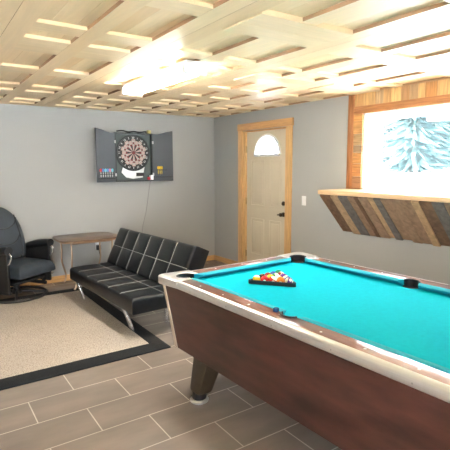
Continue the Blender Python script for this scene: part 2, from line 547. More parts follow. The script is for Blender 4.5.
# ceiling: planks above, woven boards below
ce = MB()
x = XL
while x < 0.2:
    ce.box(x, min(x+.138, .25), YF-.2, .2, 2.351, 2.40, 0)
    x += .14
ys_left = [(-7.5, -7.0), (-6.75, -6.2), (-5.95, -5.75), (-5.45, -5.05), (-4.9, -4.7), (-4.55, -4.28), (-4.12, -3.56), (-3.40, -3.22), (-2.88, -2.32), (-2.1, -1.5), (-1.335, -1.145), (-.8, -.51), (-.36, -.165)]
ys_right = [(-7.5, -7.0), (-6.7, -6.1), (-5.85, -5.3), (-4.97, -4.66), (-4.66+.22, -4.38), (-4.02, -3.45), (-3.32, -3.14), (-3.0, -2.83), (-2.55, -2.0), (-1.75, -1.36), (-1.2, -1.0), (-.8, -.51), (-.36, -.165)]
ys_window = [(-7.5, -7.0), (-6.7, -6.1), (-5.85, -5.3), (-4.92, -4.17), (-3.95, -3.43), (-3.34, -3.17), (-2.83, -2.4), (-2.2, -1.8), (-1.6, -1.3), (-1.2, -1.0), (-.8, -.51), (-.36, -.165)]
ys_right[3] = (-4.97, -4.38); del ys_right[4]
for k in range(-4, 5):
    d0 = -3.67+.915*k
    for a, b in ((0, .114), (.116, .23), (.51, .617)):
        if d0+a < XL-.05 or d0+a > 0: continue
        ce.box(d0+a, min(d0+b, .0), YF, 0, 2.33, 2.352, 1)
    for ci, (a, b) in enumerate(((.23, .51), (.617, .915))):
        xa, xb = d0+a, min(d0+b, 0)
        if xa > -.02 or xb < XL: continue
        rec = ys_left if (xa+xb)/2 < -2.6 else ys_right if (xa+xb)/2 < -1.62 else ys_window
        wide = (xa+xb)/2 > -2.6 and ci == 0       # boards that run on under the narrow strip
        rec = [(p+random.uniform(-.012, .012), q+random.uniform(-.02, .02)) for p, q in rec]
        edges = [YF]+[v for pq in rec for v in pq]+[0]
        for i in range(0, len(edges), 2):
            y0, y1 = edges[i], edges[i+1]
            n = max(1, round((y1-y0)/.2)) if y1-y0 > .26 else 1
            for j in range(n):
                zl = -.008 if (xa+xb)/2 > -2.6 and .3 < y1-y0 < .5 else 0
                ce.box(xa-.001, (min(d0+.915, 0) if wide and zl else xb)+.001, y0+(y1-y0)*j/n+.0008, y0+(y1-y0)*(j+1)/n-.0008, 2.3305+zl-(.0008 if wide and zl else 0)+random.uniform(0, .0006), 2.352, 2)
for f in ce.bm.faces:                      # x-facing sides of the lengthwise boards are a darker brown
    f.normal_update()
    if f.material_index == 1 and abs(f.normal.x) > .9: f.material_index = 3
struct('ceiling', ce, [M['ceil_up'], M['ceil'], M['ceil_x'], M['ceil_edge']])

# baseboards
struct('baseboard_back', MB().box(XL, -.02, -.016, .0, 0, .085, bev=.004), M['trimwood_x'])
struct('baseboard_right', MB().box(-.016, 0, DY1+.103, 0, 0, .085, bev=.004).box(-.016, 0, YF, DY0-.108, 0, .085, bev=.004), M['trimwood_y'])

# door casing and door
cs = MB()
cs.box(-.02, 0, DY1-.005, DY1+.103, 0, DZ+.005, 0, bev=.003)
cs.box(-.02, 0, DY0-.108, DY0+.005, 0, DZ+.005, 0, bev=.003)
cs.box(-.028, 0, DY0-.125, DY1+.108, DZ+.005, DZ+.105, 1, bev=.003)
cs.box(0, .12, DY1-.055, DY1, 0, DZ, 0); cs.box(0, .12, DY0, DY0+.03, 0, DZ, 0); cs.box(0, .12, DY0+.03, DY1-.055, DZ-.02, DZ, 1)
cs.box(.0, .22, DY0, DY1, 0, .02, 1)
struct('trim_1', cs, [M['trimwood'], M['trimwood_y']])

def door_panel(d, y0, y1, z0, z1):
    d.box(.018, .022, y0, y1, z0, z1, bev=.0015)
    d.hexa([(.019, y1-.028, z0+.028), (.019, y0+.028, z0+.028), (.019, y0+.028, z1-.028), (.019, y1-.028, z1-.028)],
           [(.011, y1-.042, z0+.042), (.011, y0+.042, z0+.042), (.011, y0+.042, z1-.042), (.011, y1-.042, z1-.042)])
a0, a1 = DY0+.033, DY1-.058              # slab
ym = (a0+a1)/2-.03
dr = D.objects.new('door_1', None); COL.objects.link(dr); dr.location = (.018, 0, 0); dr['kind'] = 'structure'
d = MB()
# slab front with a half-round opening: polygons in (y, z) lifted along x
fx, fz, fr = ym, 1.712, .272
def YZ(x0): return Matrix(((0, 0, 1, x0), (1, 0, 0, 0), (0, 1, 0, 0), (0, 0, 0, 1)))   # (a,b,c)->(x0+c, a, b)
top = [(a0, fz), (fx-fr, fz)]+[(fx+fr*math.cos(PI-t*PI/20), fz+fr*math.sin(t*PI/20)) for t in range(1, 20)]+[(fx+fr, fz), (a1, fz), (a1, DZ-.022), (a0, DZ-.022)]
d.prism(top, 0, .045, X=YZ(.012))
d.box(.012, .057, a0, a1, .025, fz)
for (z0, z1) in ((.985, 1.645), (.26, .80)):
    for (y0, y1) in ((a0+.10, ym-.058), (ym+.058, a1-.185+.085)):
        m_ = .014   # raised moulding ring and raised field
        for q in ((y0, y1, z0, z0+m_), (y0, y1, z1-m_, z1), (y0, y0+m_, z0, z1), (y1-m_, y1, z0, z1)):
            d.box(.005, .013, *q, bev=.003)
        d.box(.0065, .0125, y0+.042, y1-.042, z0+.042, z1-.042, bev=.004)
struct('slab', d, M['door'], dr)
fl = MB()
arc = [(fx+(fr)*math.cos(PI*t/24), fz+fr*math.sin(PI*t/24)) for t in range(25)]
arc2 = [(fx+(fr-.03)*math.cos(PI*t/24), fz+.028+(fr-.045)*math.sin(PI*t/24)) for t in range(25)]
fl.tube([(.006, a, b) for a, b in arc]+[(.006, fx-fr, fz-.005), (.006, fx+fr, fz-.005)], .019, 8, True)
for t in (45, 90, 135):
    fl.tube([(.03, fx+.07*math.cos(R(t)), fz+.07*math.sin(R(t))), (.03, fx+(fr-.01)*math.cos(R(t)), fz+(fr-.01)*math.sin(R(t)))], .004, 6)
fl.tube([(.03, fx+.075*math.cos(PI*t/12), fz+.075*math.sin(PI*t/12)) for t in range(13)], .004, 6)
fl.tube([(.03, fx+.165*math.cos(PI*t/16), fz+.165*math.sin(PI*t/16)) for t in range(17)], .003, 6)
struct('fanlight_frame', fl, M['white'], dr)
struct('fanlight_pane', MB().prism([(fx+(fr+.004)*math.cos(PI*t/24), fz-.003+(fr+.004)*math.sin(PI*t/24)) for t in range(25)], 0, .006, X=YZ(.031)), M['glass'], dr)
hd = MB()
hy = a0+.05
hd.lathe([(0, 0), (.032, 0), (.032, .008), (.012, .012), (.012, .04), (0, .04)], 16, X=T(.012, hy, .905) @ RY(-PI/2))
hd.lathe([(0, .036), (.020, .038), (.028, .050), (.026, .064), (.014, .072), (0, .073)], 16, X=T(.012, hy, .905) @ RY(-PI/2))
hd.tube([(-.036, hy, .905), (-.046, hy+.03, .903), (-.048, hy+.062, .90)], [.011, .010, .008], 8)
struct('handle', hd, M['bronze'], dr)
struct('deadbolt', MB().lathe([(0, 0), (.03, 0), (.03, .012), (.018, .018), (.018, .022), (0, .022)], 16, X=T(.012, hy, 1.055) @ RY(-PI/2)).box(-.025, -.008, hy-.004, hy+.004, 1.04, 1.07), M['bronze'], dr)
for hz in (.25, 1.04, 1.80):
    struct('hinge', MB().box(-.002, .012, a1-.004, a1+.026, hz-.045, hz+.045).tube([(-.004, a1+.004, hz-.05), (-.004, a1+.004, hz+.05)], .007, 8), M['brass'], dr)
for o_ in kids(dr): pass

# window in the right wall
wn = D.objects.new('window_1', None); COL.objects.link(wn); wn['kind'] = 'structure'
rv = MB()
rv.box(0, .24, WY1-.018, WY1, WZ0, WZ1); rv.box(0, .24, WY0, WY0+.018, WZ0, WZ1)
rv.box(0, .24, WY0, WY1, WZ1-.018, WZ1); rv.box(0, .24, WY0, WY1, WZ0, WZ0+.02)
struct('reveal', rv, M['whitepaint'], wn)
fr_ = MB()
X0, X1 = .17, .235
ya, yb, za, zb = WY0+.018, WY1-.018, WZ0+.02, WZ1-.018
fr_.box(X0, X1, yb-.06, yb, za, zb, bev=.004); fr_.box(X0, X1, ya, ya+.06, za, zb, bev=.004)
fr_.box(X0, X1, ya+.06, yb-.06, za, za+.07, bev=.004); fr_.box(X0, X1, ya+.06, yb-.06, zb-.05, zb, bev=.004)
fr_.box(X0+.005, X1, (ya+yb)/2-.03, (ya+yb)/2+.03, za+.07, zb-.05, bev=.004)
struct('window_frame', fr_, M['white'], wn)
struct('seal', MB().box(.085, .092, WY1-.022, WY1-.0175, WZ0+.02, WZ1-.018), M['seam'], wn)
struct('pane', MB().prism([(ya+.05, za+.06), (yb-.05, za+.06), (yb-.05, zb-.04), (ya+.05, zb-.04)], 0, .004, X=YZ(.2)), M['glare_pane'], wn)

# unseen patio door, added behind the camera for daylight at that end
pd = D.objects.new('unseen_window_2', None); COL.objects.link(pd); pd['kind'] = 'structure'
pf = MB()
yq0, yq1 = YF-.16, YF-.08
pf.box(PX0, PX0+.07, yq0, yq1, 0, PZ, bev=.004); pf.box(PX1-.07, PX1, yq0, yq1, 0, PZ, bev=.004)
pf.box(PX0+.07, PX1-.07, yq0, yq1, PZ-.07, PZ, bev=.004); pf.box(PX0+.07, PX1-.07, yq0, yq1, 0, .07, bev=.004)
pf.box((PX0+PX1)/2-.05, (PX0+PX1)/2+.05, yq0, yq1, .07, PZ-.07, bev=.004)
struct('window_frame', pf, M['white'], pd)
struct('pane', MB().box(PX0+.05, PX1-.05, YF-.124, YF-.118, .05, PZ-.05), M['glass'], pd)

# reclaimed board surround of the window
tb = MB()
y = WY1
k = 0
while y > -5.35:                                            # short uprights above
    wd = random.choice((.07, .085, .10, .12))
    tb.box(-.018-random.uniform(0, .006), 0, y-wd+.002, y, 2.19, 2.329, 0)
    y -= wd
tb.box(-.018, 0, WY1+.002, WY1+.115, 2.19, 2.329, 0)
z = WZ0
while z < 2.115:                                           # short boards stacked beside the window
    hh = min(random.choice((.08, .10, .12, .14)), 2.12-z)
    tb.box(-.018-random.uniform(0, .006), 0, WY1, WY1+.118, z+.0015, z+hh-.0015, 3)
    z += hh
tb.box(-.030, 0, WY0-.3, WY1+.118, 2.115, 2.192, 1, bev=.002)   # long rail over the window
tb.box(-.030, 0, WY1+.118, WY1+.195, WZ0, 2.329, 2, bev=.002)   # upright at the left end
struct('trim_2', tb, [M['pallet'], M['rustwood'], M['rustwood_z'], M['pallet_y']])

# ------------------------------------------------------------------ outdoors
struct('ground_outside', MB().hexa([(.25, -30, .7), (60, -30, .7), (60, 40, .7), (.25, 40, .7)], [(.25, -30, 1.12), (60, -30, 2.2), (60, 40, 2.2), (.25, 40, 1.12)]), M['snow'])
struct('ground_yard', MB().box(-40, .25, -50, YF-.2, -.4, -.06), M['snow'])

def conifer(h, seed):
    rn = random.Random(seed)
    root = thing('conifer_tree', 'x', 'tree', (0, 0, 0), 0, 'conifers outside the window')
    MB().tube([(0, 0, -.3), (0, 0, h*.5), (0, 0, h*.97)], [h*.018, h*.011, h*.003], 7).build('trunk', M['bark'], root)
    f = bmesh.new()
    nl = 34
    for i in range(nl):
        t = i/(nl-1)
        z = h*(.05+.91*t)
        r = h*.17*(1-t)**.7+h*.012
        n = 34
        c = f.verts.new((0, 0, z+h*.035))
        ring = []
        ph = rn.random()*6
        for k in range(n):
            q = r*(1 if k % 2 else .55)*rn.uniform(.6, 1.15)
            a = ph+2*PI*k/n
            ring.append(f.verts.new((q*math.cos(a), q*math.sin(a), z-q*rn.uniform(.25, .5))))
        c2 = f.verts.new((0, 0, z-h*.01))
        for k in range(n):
            l = (k+1) % n
            f.faces.new((c, ring[k], ring[l])); f.faces.new((c2, ring[l], ring[k]))
    mb = MB(); mb._take(f, 0, None)
    mb.build('foliage', M['needles'], root)
    return root
protos = [conifer(7.4, 1), conifer(7.8, 2), conifer(7.0, 3)]
spots = []
for row, (rx, y0_, y1_, st_) in enumerate(((10.5, -2.6, 9.0, 3.0), (13.6, -1.1, 11.0, 3.0), (16.7, -2.4, 14.0, 3.0), (19.8, -.9, 17.0, 3.0), (22.9, .4, 19.0, 3.0))):
    y = y0_
    while y < y1_:
        spots.append((rx+random.uniform(-.05, .05), y+random.uniform(-.05, .05), random.randrange(3)))
        y += st_
spots[0] = spots[0][:2]+(0,); spots[1] = spots[1][:2]+(1,); spots[2] = spots[2][:2]+(2,)
for i, (tx, ty, kd) in enumerate(spots):
    first = i in (0, 1, 2)
    o = protos[kd] if first else copy_tree(protos[kd])
    o.location = (tx, ty, 1.1+tx*.018)
    o.rotation_euler = (0, 0, i*1.3)
    o['label'] = 'bluish conifer in the bright daylight beyond the window'
    o['group'] = 'conifers outside the window'

# ------------------------------------------------------------------ bar ledge under the window
LY0, LY1, LXF, LZ = -5.45, -2.755, -.43, 1.298
bl = thing('bar_ledge', 'long wooden bar ledge on slanted pallet boards below the window', 'shelf', (0, 0, 0))
MB().box(LXF, -.001, LY0, LY1+.012, LZ-.046, LZ, bev=.004).build('shelf_board', M['shelf'], bl)
sp = MB()
y = LY1
i = 0
wds = [.075, .075, .105, .125, .085, .05, .115, .07, .08, .115, .10, .11, .075, .12, .11, .09, .10, .12, .09, .10, .11, .09, .12, .10, .10, .10, .10, .10]
tone = [0, 0, 1, 2, 3, 0, 3, 1, 2, 3, 3, 3, 1, 0, 2, 3, 1, 0, 3, 2, 1, 3, 0, 3, 2, 1, 3, 0]
n_ = Vector((-.44, 0, -.42)).normalized()
while y > LY0+.05 and i < len(wds):
    y1 = max(y-wds[i], LY0)
    off = random.uniform(0, .006)
    zb_ = .825+random.uniform(-.012, .008)
    top_ = Vector((LXF+.03, 0, LZ-.046)); bot_ = Vector((-.004, 0, zb_))
    q = n_*(.016+off)
    sp.hexa([top_+Vector((0, y, 0)), top_+Vector((0, y1+.002, 0)), bot_+Vector((0, y1+.002, 0)), bot_+Vector((0, y, 0))],
            [top_+q+Vector((0, y, 0)), top_+q+Vector((0, y1+.002, 0)), bot_+q+Vector((0, y1+.002, 0)), bot_+q+Vector((0, y, 0))], tone[i])
    y = y1; i += 1
for v in list(sp.bm.verts):
    if v.co.x > -.002: v.co.x = -.002
    if v.co.z > LZ-.046: v.co.z = LZ-.047
bmesh.ops.recalc_face_normals(sp.bm, faces=sp.bm.faces)
sp.build('slanted_boards', [M['slant_dark'], M['slant_tan'], M['slant_grey'], M['slant_mid']], bl)
for by in (LY1-.012, -4.0, LY0+.03):
    MB().prism([(LXF+.045, LZ-.047), (-.002, LZ-.047), (-.002, .85)], 0, .018, X=Matrix(((1, 0, 0, 0), (0, 0, -1, by), (0, 1, 0, 0), (0, 0, 0, 1)))).build('bracket', M['pallet'], bl)

# ------------------------------------------------------------------ light switch, outlet
s = thing('light_switch', 'white light switch plate between the door and the window', 'light switch', (0, -2.09, 1.12))
MB().box(-.006, 0, -.037, .037, -.06, .06, bev=.003).build('plate', M['white'], s)
MB().box(-.011, -.005, -.017, .017, -.034, .034, bev=.002).build('rocker', M['white'], s)
s = thing('wall_outlet', 'white wall outlet behind the brown side table', 'outlet', (-1.98, 0, .45))
MB().box(-.036, .036, -.006, 0, -.058, .058, bev=.003).build('plate', M['white'], s)
MB().box(-.017, .017, -.009, -.005, .008, .036, bev=.002).box(-.017, .017, -.009, -.005, -.036, -.008, bev=.002).build('socket', M['white'], s)
pa = thing('power_adapter', 'black power adapter plugged into the wall outlet', 'adapter', (-1.98, -.009, .428))
MB().box(-.03, .03, -.045, 0, -.04, .03, bev=.005).build('body', M['black'], pa)
MB().tube(bez([(0, -.03, -.04), (.01, -.04, -.15), (-.03, -.05, -.3), (.06, -.06, -.423)], 6), .004, 6).build('lead', M['black'], pa)

# ------------------------------------------------------------------ ceiling lights
def ceiling_light(loc, label):
    t = thing('ceiling_light', label, 'light', loc)
    MB().box(-.085, .085, -.61, .61, -.028, 0, bev=.006).build('housing', M['white'], t)
    for sx in (-1, 1):
        prof = [(sx*.050+.044*math.cos(a), -.050+.040*math.sin(a)) for a in [2*PI*k/18 for k in range(18)]]
        MB().prism(prof, -.57, .57, X=Matrix(((1, 0, 0, 0), (0, 0, 1, 0), (0, 1, 0, 0), (0, 0, 0, 1)))).build('lens', M['lens'], t)
    for sy in (-1, 1):
        MB().box(-.10, .10, min(sy*.57, sy*.61), max(sy*.57, sy*.61), -.096, -.028, bev=.006).build('end_cap', M['white'], t)
    return t
ceiling_light((-2.265, -2.66, 2.33), 'lit double fluorescent light on the wooden ceiling')

# ------------------------------------------------------------------ rug
rg = thing('area_rug', 'large beige rug with a black border on the tile floor', 'rug', (-3.9, -1.68, 0))
RX0, RX1, RY0, RY1 = -1.9, 1.578, -1.205, 1.19
MB().box(RX0+.13, RX1-.13, RY0+.17, RY1-.15, 0.0, .0125).build('pile', M['rug'], rg)
b = MB()
o_ = [(RX0, RY0), (RX1, RY0), (RX1, RY1), (RX0, RY1)]
i_ = [(RX0+.13, RY0+.17), (RX1-.13, RY0+.17), (RX1-.13, RY1-.15), (RX0+.13, RY1-.15)]
for k in range(4):
    l = (k+1) % 4
    b.prism([o_[k], o_[l], i_[l], i_[k]], 0, .011, bev=.002)
b.build('border', M['rugborder'], rg)

# ------------------------------------------------------------------ pool table
TW, TL, TZ = .705, 1.22, .78
EB = .734                         # underside of the rails
pt = thing('pool_table', 'large pool table with teal cloth, mottled brown sides and metal rail edging', 'pool table', (-1.882, -4.51, 0), R(2.43))
pt.scale = (1, .972, 1)
cab = MB()
cab.hexa([(-.668, -1.07, .285), (.668, -1.07, .285), (.668, 1.07, .285), (-.668, 1.07, .285)],
         [(-.690, -1.205, EB), (.690, -1.205, EB), (.690, 1.205, EB), (-.690, 1.205, EB)])
cab.build('cabinet', M['laminate'], pt)
for sx in (-1, 1):
    for sy in (-1, 1):
        q = MB()
        for (dx, dy) in ((1, 0), (0, 1)):
            w1, w2 = (.004, .03) if dx else (.03, .004)
            def cn(hx, hy, z):
                xs = sorted((sx*(hx+.004), sx*(hx-(.03 if not dx else 0))))
                ys = sorted((sy*(hy+.004), sy*(hy-(.03 if dx else 0))))
                return [(xs[0], ys[0], z), (xs[1], ys[0], z), (xs[1], ys[1], z), (xs[0], ys[1], z)]
            q.hexa(cn(.668, 1.07, .284), cn(.690, 1.205, EB-.0005))
        q.build('corner_trim', M['alutrim'], pt)
# slate bed with the pocket bites
PC, PR = (.564, 1.082), .074        # corner pocket centre and radius
SCX, SR = .580, .060              # side pocket
def mirror(pts, sx, sy):
    p = [(sx*a, sy*b_) for a, b_ in pts]
    return p if sx*sy > 0 else p[::-1]
# concave side: from angle -76 down through -135 to -194 degrees
corner_in = circ(PC[0], PC[1], PR, R(-79.9), R(-190.1), 10)
side_half = circ(SCX, 0, SR, PI, R(92.9), 6)
q1 = side_half+corner_in+[(0, 1.095)]
ring = mirror(q1, 1, 1)+mirror(q1, -1, 1)+mirror(q1, -1, -1)+mirror(q1, 1, -1)
clean = []
for p_ in ring:
    if not clean or (abs(p_[0]-clean[-1][0])+abs(p_[1]-clean[-1][1])) > 1e-5: clean.append(p_)
if (abs(clean[0][0]-clean[-1][0])+abs(clean[0][1]-clean[-1][1])) < 1e-5: clean.pop()
MB().prism(clean, .70, .742).build('bed_cloth', M['cloth'], pt)
# cushions: profile across, run along
def cushion_run(p0, p1, inward, name='cushion', c0=.055, c1=.055):
    p0, p1, inw = Vector(p0), Vector(p1), Vector(inward)
    d = (p1-p0).normalized()
    prof = [(0, .742), (0, .781), (.012, .783), (.046, .777), (.050, .772), (.040, .764), (.010, .744)]
    t = bmesh.new()
    rows = []
    for base, sgn, cc in ((p0, 1, c0), (p1, -1, c1)):
        rows.append([t.verts.new((base+inw*u+d*sgn*(u*cc/.05)).to_3d()+Vector((0, 0, z_))) for u, z_ in prof])
    n = len(prof)
    for k in range(n):
        l = (k+1) % n
        t.faces.new((rows[0][k], rows[0][l], rows[1][l], rows[1][k]))
    t.faces.new(rows[0][::-1]); t.faces.new(rows[1])
    bmesh.ops.recalc_face_normals(t, faces=t.faces)
    mb = MB(); mb._take(t, 0, None)
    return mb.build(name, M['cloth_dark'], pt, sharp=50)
for sx in (-1, 1):
    for sy in (-1, 1):
        cushion_run((sx*.577, sy*.058), (sx*.577, sy*1.010), (-sx, 0), c0=.02, c1=.05)
for sy in (-1, 1):
    cushion_run((-.492, sy*1.095), (.492, sy*1.095), (0, -sy), c0=.05, c1=.05)
# rails
for sx in (-1, 1):
    for sy in (-1, 1):
        poly = [(SCX+(a-SCX)*.7, b_) for a, b_ in circ(SCX, 0, SR+.001, R(93), R(0), 10)]
        poly = poly+[(.684, .0), (.684, .978), (.577, .978)]
        MB().prism(mirror(poly, sx, sy), EB, TZ, bev=.0015).build('rail', M['railwood'], pt)
for sy in (-1, 1):
    MB().prism(mirror([(-.46, 1.095), (.46, 1.095), (.46, 1.202), (-.46, 1.202)], 1, sy), EB, TZ, bev=.002).build('rail', M['railwood'], pt)
# aluminium edging
def edging(p0, p1, out):
    p0, p1, o2 = Vector(p0), Vector(p1), Vector(out)
    prof = [(0, EB-.004), (.014, EB-.004), (.020, EB+.002), (.022, .756), (.019, .768), (.013, .776), (.004, .781), (-.010, .7825), (-.010, .778), (0, .776)]
    t = bmesh.new()
    rows = [[t.verts.new((b_+o2*u).to_3d()+Vector((0, 0, z_))) for u, z_ in prof] for b_ in (p0, p1)]
    n = len(prof)
    for k in range(n):
        l = (k+1) % n
        t.faces.new((rows[0][k], rows[0][l], rows[1][l], rows[1][k]))
    t.faces.new(rows[0]); t.faces.new(rows[1][::-1])
    bmesh.ops.recalc_face_normals(t, faces=t.faces)
    mb = MB(); mb._take(t, 0, None)
    e = mb.build('edge_trim', M['alu'], pt, sharp=50)
    L_ = (p1-p0).length
    n_s = int(L_/.38)
    for k in range(n_s):
        c = p0+(p1-p0)*((k+.5)/n_s)+o2*.0205
        MB().lathe([(0, -.002), (.005, -.002), (.004, .002), (0, .002)], 8, X=T(c.x, c.y, .750) @ (Vector((0, 0, 1)).rotation_difference(o2.to_3d()).to_matrix().to_4x4())).build('screw', M['steel'], e)
for sx in (-1, 1): edging((sx*.684, -1.0), (sx*.684, 1.0), (sx, 0))
for sy in (-1, 1): edging((-.458, sy*1.202), (.458, sy*1.202), (0, sy))
# corner castings, pocket liners
for sx in (-1, 1):
    for sy in (-1, 1):
        oc = circ(.650, 1.168, .066, 0, PI/2, 10)
        arc = circ(PC[0], PC[1], PR, R(169.9), R(-79.9), 18)
        poly = [(.577, .975), (.7065, .975), (.720, 1.06)]+[(a+.018, b_+.006) for a, b_ in oc]+[(.54, 1.232), (.455, 1.2245), (.455, 1.095)]+arc
        MB().prism(mirror(poly, sx, sy), EB-.003, .786, bev=.007).build('corner_casting', M['alu'], pt)
        ln = MB()
        A0, A1 = R(-81), R(171)
        ln.lathe([(PR-.001, .60), (PR-.001, .784), (PR-.010, .787), (PR-.014, .784), (PR-.014, .60)], 20, a0=A0, a1=A1)
        ln.lathe([(0, .598), (PR+.001, .598), (PR+.001, .70), (PR-.008, .70), (PR-.008, .606), (0, .606)], 20)
        for v in ln.bm.verts: v.co = Vector((sx*(v.co.x+PC[0]), sy*(v.co.y+PC[1]), v.co.z))
        bmesh.ops.recalc_face_normals(ln.bm, faces=ln.bm.faces)
        ln.build('corner_pocket', M['rubber'], pt)
    ln = MB()
    ln.lathe([(SR-.001, .703), (SR-.001, .784), (SR-.008, .787), (SR-.012, .784), (SR-.012, .703)], 20, a0=R(-93), a1=R(93))
    ln.lathe([(SR-.0015, .703), (SR-.0015, .7415), (SR-.006, .7415), (SR-.006, .703)], 24)
    ln.lathe([(0, .702), (SR-.002, .702), (SR-.002, .712), (0, .712)], 20)
    for v in ln.bm.verts: v.co = Vector((sx*(v.co.x*(.7 if v.co.x > 0 else 1)+SCX), v.co.y, v.co.z))
    bmesh.ops.recalc_face_normals(ln.bm, faces=ln.bm.faces)
    ln.build('side_pocket', M['rubber'], pt)
# sights
for sx in (-1, 1):
    for sy in (-1, 1):
        for k in (1, 2, 3):
            MB().lathe([(0, 0), (.007, 0), (.006, .001), (0, .001)], 10, X=T(sx*.634, sy*(.02+.255*k), TZ)).build('sight', M['white'], pt)
for sy in (-1, 1):
    for k in (-1, 0, 1):
        MB().lathe([(0, 0), (.007, 0), (.006, .001), (0, .001)], 10, X=T(k*.26, sy*1.15, TZ)).build('sight', M['white'], pt)
# legs: tapered, splayed, with levelling feet
for sx in (-1, 1):
    for sy in (-1, 1):
        lg = MB()
        tx, ty, bx_, by_ = .590, .756, .660, .774
        def sq(cx, cy, z_, h_): return [(sx*cx-h_, sy*cy-h_*1.15, z_), (sx*cx+h_, sy*cy-h_*1.15, z_), (sx*cx+h_, sy*cy+h_*1.15, z_), (sx*cx-h_, sy*cy+h_*1.15, z_)]
        lg.hexa(sq(bx_-.01, by_, .060, .055), sq(tx, ty, .30, .076), bev=.02)
        l_ = lg.build('leg', M['legwood'], pt)
        MB().lathe([(0, .0), (.062, .0), (.064, .010), (.054, .020), (0, .020)], 20, X=T(sx*bx_, sy*by_, 0)).build('foot', M['alu'], l_)
        MB().lathe([(0, .019), (.046, .019), (.050, .03), (.048, .064), (0, .064)], 20, X=T(sx*bx_, sy*by_, 0)).build('foot_collar', M['black'], l_)

# rack and balls
TH = math.atan2(.61, .79)
def tab(z_): return z_
RKC = Vector((-2.060, -3.916))          # middle of the rack's long front side
ax = Vector((.79, .61)); sdv = Vector((-.61, .79))   # towards the apex; along the front side
BR = .0286
def corner_pts(hw, hb, ha):
    pass
inr = [(0.0, -.164), (0.0, .164), (.284, 0)]    # (towards apex, along side), inside faces
def off_tri(t_):
    c = Vector((.0947, 0))
    out = []
    for p_ in inr:
        v = Vector(p_)-c
        out.append(c+v*(1+t_/.0947))
    return out
ou = off_tri(.010); nn = off_tri(0)
def rounded(tri, r_):
    o2 = []
    for k in range(3):
        a, b_, c = tri[k-1], tri[k], tri[(k+1) % 3]
        u1 = (a-b_).normalized(); u2 = (c-b_).normalized()
        p0 = b_+u1*r_*1.7; p2 = b_+u2*r_*1.7
        for i in range(6):
            t_ = i/5
            o2.append(p0*(1-t_)**2+b_*2*t_*(1-t_)+p2*t_**2)
    return o2
O, I = rounded(ou, .024), rounded(nn, .018)
t = bmesh.new()
n = len(O)
VO = [[t.verts.new((p_.x, p_.y, z_)) for p_ in O] for z_ in (0, .027)]
VI = [[t.verts.new((p_.x, p_.y, z_)) for p_ in I] for z_ in (0, .027)]
for k in range(n):
    l = (k+1) % n
    t.faces.new((VO[0][k], VO[0][l], VO[1][l], VO[1][k])); t.faces.new((VI[0][l], VI[0][k], VI[1][k], VI[1][l]))
    t.faces.new((VO[1][k], VO[1][l], VI[1][l], VI[1][k])); t.faces.new((VO[0][l], VO[0][k], VI[0][k], VI[0][l]))
bmesh.ops.recalc_face_normals(t, faces=t.faces)
mb = MB(); mb._take(t, 0, None)
rk = mb.build('ball_rack', M['black'], None, (RKC.x, RKC.y, .7425), math.atan2(ax.y, ax.x))
tag(rk, 'black triangle rack holding the balls on the teal cloth', 'ball rack')

BALLC = {'yellow': (.80, .50, .03), 'blue': (.03, .08, .40), 'red': (.65, .03, .03), 'purple': (.16, .04, .28), 'orange': (.85, .22, .03), 'green': (.02, .22, .09), 'maroon': (.28, .02, .03), 'black': (.012, .012, .014)}
order = [('yellow', 1), ('red', 0), ('red', 1), ('orange', 0), ('purple', 1),
         ('black', 0), ('yellow', 0), ('orange', 1), ('blue', 1),
         ('maroon', 0), ('green', 1), ('purple', 0),
         ('blue', 0), ('maroon', 1),
         ('green', 0)]
me_ball = None
k = 0
tcache = {}
rown = ['front row', 'second row', 'third row', 'fourth row', 'apex']
for row in range(5):
    cnt = 5-row
    for j in range(cnt):
        colr, st = order[k]
        u = BR+.0015+row*BR*2*.8667
        v_ = (cnt-1)*BR-j*2*BR
        p_ = RKC+ax*u+sdv*v_*1.0
        if (colr, st) not in tcache:
            mb = MB()
            bmesh.ops.create_uvsphere(mb.bm, u_segments=24, v_segments=14, radius=BR)
            tcache[(colr, st)] = mb
            o = mb.build('pool_ball', ball_mat('%s_%s_ball' % ('striped' if st else 'solid', colr), BALLC[colr], st))
        o.location = (p_.x, p_.y, .742+BR)
        rr = random.Random(k+11)
        o.rotation_euler = (rr.uniform(-1.2, 1.2), rr.uniform(-.6, .6), rr.uniform(0, 6))
        tag(o, ('white ball with a %s stripe' if st else 'solid %s ball') % colr + ' in the %s of the black rack' % rown[row] if row < 4 else 'solid green ball at the apex of the black rack', 'pool ball', 'racked pool balls')
        k += 1

ck = thing('chalk_cube', 'dark blue chalk cube on the rail by the near side pocket', 'chalk', (-2.483, -4.455, TZ), R(20))
MB().box(-.0125, .0125, -.0125, .0125, 0.0005, .021, bev=.002).build('wrapper', M['chalk'], ck)
MB().lathe([(0, .0205), (.0115, .0205), (.0115, .0225), (.005, .0215), (0, .0212)], 12).build('chalk_face', M['chalk'], ck)

